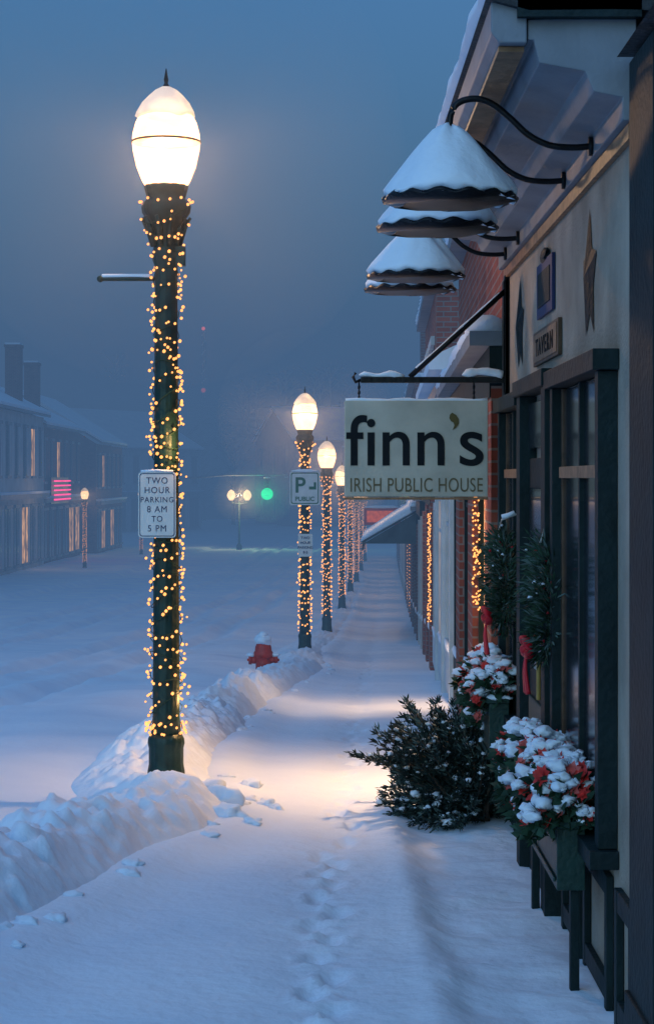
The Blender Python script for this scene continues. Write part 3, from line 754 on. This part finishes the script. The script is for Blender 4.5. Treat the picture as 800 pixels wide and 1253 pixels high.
b5 = shop('awning_shop', 42.5, 50, 3.1, BRICK2, upper=True, awning=(0.3, 6.5, 1.35, 0.62, 1.25), lit=WARMDIM)
b6 = shop('brick_block', 50, 72, 4.4, BRICK2, upper=True, lit=WARMFAR, strings=(1, 3))
b7 = shop('stone_block', 72, 100, 3.4, CLAP, upper=True, lit=WARMFAR)
b8 = shop('brick_block', 100, 135, 3.6, BRICK2, upper=True, lit=WARMFAR)
st = MB()
for k in range(90): st.ico((-0.10, 1.15+R.random()*1.3, gz(13.5)+1.15+R.random()*0.8), 0.0075, BULB, 1)
st.obj('window_string_lights', b1)
st = MB()
for k in range(110): st.ico((-0.12+R.uniform(-.02, .02), 8.3+R.uniform(-.22, .22), gz(28)+0.75+1.55*k/110), 0.012, BULB, 1)
st.obj('column_string_lights', b2)
mb = MB(); mb.box(0.6, 1.3, 3.0, 3.9, 4.9, 6.6, BRICK); mb.box(0.5, 1.4, 2.9, 4.0, 6.602, 6.75, BRICK); mb.box(0.55, 1.35, 2.95, 3.95, 6.752, 6.9, SNOW); mb.obj('chimney', b3)
mb = MB(); mb.box(0.2, 1.2, 4, 5.2, 4.5, 7.3, BRICK2); mb.box(0.1, 1.3, 3.9, 5.3, 7.302, 7.5, BRICK2); mb.box(0.15, 1.25, 3.95, 5.25, 7.502, 7.65, SNOW); mb.obj('chimney', b6)
# wall lamps added to the shops to make warm pools on the pavement
wl = empty('added_wall_lamp', (1.0, 13.0, 0))
mb = MB(); mb.tube(spline([(0.14, 0, 2.42), (0.03, 0, 2.50), (0.0, 0, 2.38)], 5), 0.01, BLACK); mb.lathe(0, 0, [(0.02, 2.40), (0.05, 2.33), (0.12, 2.24), (0.12, 2.235)], BLACK, 24); mb.obj('shade', wl)
mb = MB(); mb.lathe(0, 0, [(0.112, 2.255), (0.10, 2.31), (0.05, 2.38), (0.01, 2.41)], SNOW, 24); mb.obj('snow', wl)
l = bpy.data.lights.new('lamp', 'SPOT'); l.energy = 430; l.color = (1.0, 0.57, 0.27); l.spot_size = rad(120); l.spot_blend = 1.0; l.shadow_soft_size = 0.06
o = bpy.data.objects.new('lamp', l); o.location = (-0.02, 0, 2.22); o.rotation_euler = (0, rad(24), 0); o.parent = wl; scene.collection.objects.link(o)
wl2 = empty('added_wall_lamp', (1.28, 20.5, gz(20.5)))  # second lamp, added likewise for a warm pool further along
mb = MB(); mb.tube(spline([(0.10, 0, 2.42), (0.03, 0, 2.50), (0.0, 0, 2.38)], 5), 0.01, BLACK); mb.lathe(0, 0, [(0.02, 2.40), (0.05, 2.33), (0.12, 2.24), (0.12, 2.235)], BLACK, 24); mb.obj('shade', wl2)
mb = MB(); mb.lathe(0, 0, [(0.112, 2.255), (0.10, 2.31), (0.05, 2.38), (0.01, 2.41)], SNOW, 24); mb.obj('snow', wl2)
o = bpy.data.objects.new('lamp', l.copy()); o.data.energy = 260; o.location = (-0.02, 0, 2.22); o.rotation_euler = (0, rad(24), 0); o.parent = wl2; scene.collection.objects.link(o)
mb = MB(); mb.box(1.3, 2.6, 70.0, 70.08, 0.35, 0.95, RED); mb.box(1.4, 2.5, 69.98, 69.998, 0.45, 0.85, emis('orange_sign', (1, 0.16, 0.04), 0.7, 9, False)); mb.box(2.6, 2.9, 70.02, 70.06, 0.6, 0.66, BLACK)
mb.ico((1.95, 70.04, 0.98), (0.66, 0.06, 0.07), SNOW, 2, 0.3); mb.obj('shop_sign')

# ------------------------------------------------------------------ buildings over the road (facing +x)
def house(name, x, y0, y1, top, wall, ridge=3.2, depth=10, chim=(), win=GLASSD, n=None, lit_i=(), storeys=2, rot=0.0):
    e = empty(name, (x, y0, 0), rot); L = y1-y0-0.05; g = gz((y0+y1)/2)
    w = MB(); w.box(-depth, 0, 0, L, g-1, top, wall)
    w.prism([(-depth, top+.001), (-depth/2, top+ridge-.1), (0, top+.001)], 0.0, 0.3, wall); w.obj('walls', e)
    rf = MB(); rf.prism([(0.4, top-0.02), (0.4, top+0.12), (-depth/2, top+ridge+0.12), (-depth-0.4, top+0.12), (-depth-0.4, top-0.02), (-depth/2, top+ridge)], -0.25, L, GREYP); rf.obj('roof', e)
    sn = MB(); sn.prism([(0.42, top+0.13), (0.40, top+0.28), (-depth/2, top+ridge+0.42), (-depth-0.4, top+0.28), (-depth-0.42, top+0.13), (-depth/2, top+ridge+0.13)], -0.3, L, SNOW); sn.obj('roof_snow', e)
    c = MB()
    for (cy, cx) in chim:
        c.box(cx-0.4, cx+0.4, cy-0.5, cy+0.5, top, top+ridge+1.0, BRICK2); c.box(cx-0.45, cx+0.45, cy-0.55, cy+0.55, top+ridge+1.002, top+ridge+1.15, BRICK2); c.box(cx-.4, cx+.4, cy-.5, cy+.5, top+ridge+1.152, top+ridge+1.25, SNOW)
    if chim: c.obj('chimneys', e)
    f = MB(); gl = MB(); n = n or max(2, int(L/2.6)); sh_ = (top-g)/storeys
    for s in range(storeys):
        for i in range(n):
            yc = (i+0.5)*L/n; z0 = g+s*sh_+(0.5 if s == 0 else 0.9); z1 = g+(s+1)*sh_-0.75; hw = 0.9 if s == 0 else 0.5
            f.box(0.003, 0.12, yc-hw-0.12, yc+hw+0.12, z0-0.14, z0, GREYP); f.box(0.003, 0.14, yc-hw-0.12, yc+hw+0.12, z1, z1+0.16, GREYP)
            f.box(0.003, 0.06, yc-0.04, yc+0.04, z0+.002, z1-.002, GREYP)
            gl.box(0.003, 0.03, yc-hw, yc+hw, z0+.002, z1-.002, WARMFAR if (s, i) in lit_i else win)
        if s == 0: f.box(0.003, 0.35, 0.05, L-0.05, g+sh_-0.3, g+sh_-0.05, GREYP); f.box(0.0, 0.38, 0.05, L-0.05, g+sh_-0.048, g+sh_+0.08, SNOW)
    for s in range(storeys):
        for i in range(3):
            xc = -depth*(i+0.5)/3; z0 = g+s*sh_+0.9; z1 = g+(s+1)*sh_-0.75
            gl.box(xc-0.45, xc+0.45, -0.03, -0.003, z0, z1, win); f.box(xc-0.55, xc+0.55, -0.12, -0.003, z0-0.14, z0-.002, GREYP)
    f.obj('trim', e); gl.obj('windows', e); return e
h1 = house('clapboard_house', -15.9, 95, 112, 5.4, CLAP, 2.6, chim=((12.0, -0.9),), lit_i=((0, 3), (1, 4)))
h2 = house('brick_house', -16.1, 112, 130, 4.9, BRICK2, 2.6, chim=((3.0, -0.9),), lit_i=((0, 4), (0, 5), (1, 2)))
h3 = house('brick_house', -15.4, 133, 150, 4.3, BRICK2, 3.2, lit_i=((0, 3), (0, 1), (1, 1)))
h0 = house('clapboard_house', -17.5, 62, 93, 5.2, CLAP, 2.6)
ns = MB()
for k in range(5): ns.tube([(-15.70, 115.0, 0.75+k*0.27), (-15.70, 122.0, 0.75+k*0.27)], 0.05, NEON, 6)
ns.box(-15.95, -15.85, 114.7, 122.3, 0.5, 2.05, BLACK); ns.obj('neon_sign')
house('white_house', -22, 205, 222, 5.0, CLAP, 4, 14, storeys=2, rot=-0.5)
house('brick_house', -4, 240, 262, 6.5, BRICK2, 4, 14, storeys=2, rot=-1.2)
house('white_house', -46, 215, 235, 5.5, CLAP, 4, 14, storeys=2, rot=-0.9)
house('brick_house', 22, 215, 240, 8, BRICK2, 4, 16, storeys=3, rot=-1.3)

tl = empty('traffic_light', (-4.5, 150, gz(150)))
mb = MB(); mb.tube([(-7, 0, -1), (-7, 0, 5.6)], 0.12, GREYP); mb.tube([(-7, 0, 5.3), (-3, 0, 5.6), (1.5, 0, 5.6)], [0.09, 0.07, 0.05], GREYP)
mb.box(-0.22, 0.22, -0.15, 0.15, 3.95, 5.35, GREEN); mb.tube([(0, 0, 5.35), (0, 0, 5.6)], 0.04, GREYP)
for k in range(3): mb.lathe(0, -0.25, [(0.17, 4.06+k*0.44), (0.17, 4.07+k*0.44)], BLACK, 12)
mb.obj('mast_and_head', tl)
mb = MB(); mb.ico((0, -0.18, 4.18), (0.45, 0.10, 0.45), GREENL, 3); mb.obj('green_lens', tl)
mb = MB(); mb.ico((0, -0.16, 4.78), (0.15, 0.05, 0.15), BLACK, 2); mb.ico((0, -0.16, 5.12), (0.15, 0.05, 0.15), BLACK, 2); mb.ico((0, 0, 5.4), (0.28, 0.2, 0.08), SNOW, 2); mb.obj('dark_lenses', tl)
light('signal_glow', (0, -0.6, 4.18), 600, (0.02, 1.0, 0.40), tl, 0.15)
mb = MB(); mb.ico((0, -0.6, 4.18), 2.2, HALO, 3); mb.obj('glow_haze', tl)  # sphere added for the halo around the signal

tw = empty('twin_globe_lamp', (-6.6, 150, gz(150)))
mb = MB(); mb.lathe(0, 0, [(0.25, -0.5), (0.2, 0.3), (0.09, 0.5), (0.07, 3.6)], GREEN, 12); mb.tube([(-0.6, 0, 3.7), (-0.5, 0, 3.5), (0, 0, 3.4), (0.5, 0, 3.5), (0.6, 0, 3.7)], 0.05, GREEN); mb.obj('post', tw)
TWG = emis('warm_white_globe', (1.0, 0.62, 0.30), 7.0, 3, False, 0.2)
mb = MB()
for s in (-1, 1): mb.lathe(s*0.6, 0, [(0.14, 3.7), (0.3, 3.95), (0.32, 4.1), (0.22, 4.35), (0.05, 4.5)], TWG, 16)
mb.obj('globes', tw)
light('bulb', (0.0, -0.5, 4.05), 900, (1, 0.66, 0.34), tw, 0.12)
mb = MB(); mb.ico((0, 0, 4.05), 2.0, HALO, 3); mb.obj('glow_haze', tw)  # sphere added for the halo around both globes

mb = MB()
for k in range(3): mb.tube([(-26+0.5*math.cos(k*2.1), 420+0.5*math.sin(k*2.1), -5), (-26+0.15*math.cos(k*2.1), 420+0.15*math.sin(k*2.1), 34)], 0.08, GREYP, 5)
for k in range(20): mb.tube([(-26.4, 420, -4+k*2), (-25.6, 420, -3+k*2)], 0.05, GREYP, 4)
mb.ico((-26, 419.5, 20.5), 0.5, REDL, 2); mb.ico((-26, 419.5, 33.5), 0.4, REDL, 2); mb.obj('radio_mast')

hxs = [(-260+i*8) for i in range(66)]; hys = frange(270, 520, 10)
def hh_(x, y):
    t = (y-270)/250; prof = math.sin(min(1, t*1.3)*math.pi/2)
    return gz(270)-2+prof*(24+10*nz2(x, 0, 0.012, 3)-x*0.03)+2*nz2(x, y, 0.05)
grid('hill', lambda y: hxs, hys, hh_, mat('wooded_hill', (0.10, 0.11, 0.12), 0.9, 0, 0.5, 0.15))
mb = MB(); r = random.Random(4)
for i in range(170):
    y = r.uniform(250, 420); x = r.uniform(-90, 60)
    if r.random() < .35: y = r.uniform(225, 262)
    z = max(hh_(x, y) if y > 270 else gz(y), gz(y)-1); H = r.uniform(6, 12)
    mb.tube([(x, y, z), (x+r.uniform(-.4, .4), y, z+H*0.9)], [0.28, 0.04], BARK, 5)
    for k in range(26):
        zz = z+H*r.uniform(0.3, 0.9); a = r.uniform(0, 6.28); l_ = H*r.uniform(0.15, 0.35)
        p1 = Vector((x+math.cos(a)*l_*0.6, y+math.sin(a)*l_*0.6, zz+l_*0.6)); p0 = (x, y, zz)
        mb.tube([p0, tuple(p1)], [0.08, 0.03], BARK, 3)
        for q in range(4):
            mb.leaf(p1, (math.cos(a)+r.uniform(-.8, .8), r.uniform(-.5, .5), r.uniform(0, 1)), l_*0.5, 0.06, BARK)
mb.obj('distant_trees')

# ------------------------------------------------------------------ fog volume: absorption, with the dusk haze light put in as emission
fm, nt, out = new_mat('glow_haze')
DENS = 0.0122
va = nt.nodes.new('ShaderNodeVolumeAbsorption'); va.inputs['Color'].default_value = (0, 0, 0, 1); va.inputs['Density'].default_value = DENS
ve = nt.nodes.new('ShaderNodeEmission'); ve.inputs['Color'].default_value = (0.056, 0.118, 0.232, 1); ve.inputs['Strength'].default_value = DENS
ad = nt.nodes.new('ShaderNodeAddShader'); nt.links.new(va.outputs[0], ad.inputs[0]); nt.links.new(ve.outputs[0], ad.inputs[1])
nt.links.new(ad.outputs[0], out.inputs['Volume'])
mb = MB(); mb.box(-300, 300, 15.5, 700, -12, 27, fm); mb.obj('fog')

# ------------------------------------------------------------------ sky & sun
wd = bpy.data.worlds.new('World'); scene.world = wd; wd.use_nodes = True
nt = wd.node_tree; bg = nt.nodes['Background']
sky = nt.nodes.new('ShaderNodeTexSky'); sky.sky_type = 'NISHITA'; sky.sun_disc = False
sky.sun_elevation = rad(12); sky.sun_rotation = rad(200); sky.air_density = 1.6; sky.dust_density = 1.5; sky.ozone_density = 4
tc = nt.nodes.new('ShaderNodeTexCoord'); sp = nt.nodes.new('ShaderNodeSeparateXYZ'); rp_ = nt.nodes.new('ShaderNodeValToRGB')
nt.links.new(tc.outputs['Generated'], sp.inputs[0]); nt.links.new(sp.outputs['Z'], rp_.inputs[0])
els = rp_.color_ramp.elements
els[0].position = 0.0; els[0].color = (0.14, 0.27, 0.45, 1); els[1].position = 1.0; els[1].color = (0.70, 0.88, 1.0, 1)
q = els.new(0.25); q.color = (0.140, 0.29, 0.50, 1)
q = els.new(0.5); q.color = (0.40, 0.65, 0.95, 1)
mx = nt.nodes.new('ShaderNodeMixRGB'); mx.blend_type = 'MULTIPLY'; mx.inputs[0].default_value = 1
nt.links.new(sky.outputs[0], mx.inputs[1]); nt.links.new(rp_.outputs[0], mx.inputs[2]); nt.links.new(mx.outputs[0], bg.inputs[0])
bg.inputs['Strength'].default_value = 0.335
sl = bpy.data.lights.new('sun', 'SUN'); sl.energy = 0.26; sl.angle = rad(40); sl.color = (0.55, 0.78, 1.0)
so = bpy.data.objects.new('sun', sl); scene.collection.objects.link(so)
so.rotation_euler = (rad(55), 0, rad(-20))

# ------------------------------------------------------------------ camera
cam = bpy.data.cameras.new('camera'); co = bpy.data.objects.new('camera', cam); scene.collection.objects.link(co)
co.location = (0, 0, 2.0); co.rotation_euler = (rad(90), 0, 0)
cam.sensor_fit = 'VERTICAL'; cam.sensor_height = 36; cam.lens = 70
cam.shift_y = -41.5/1253; cam.clip_end = 3000; cam.clip_start = 0.1
scene.camera = co
scene.view_settings.view_transform = 'Standard'; scene.view_settings.look = 'None'; scene.view_settings.exposure = 0
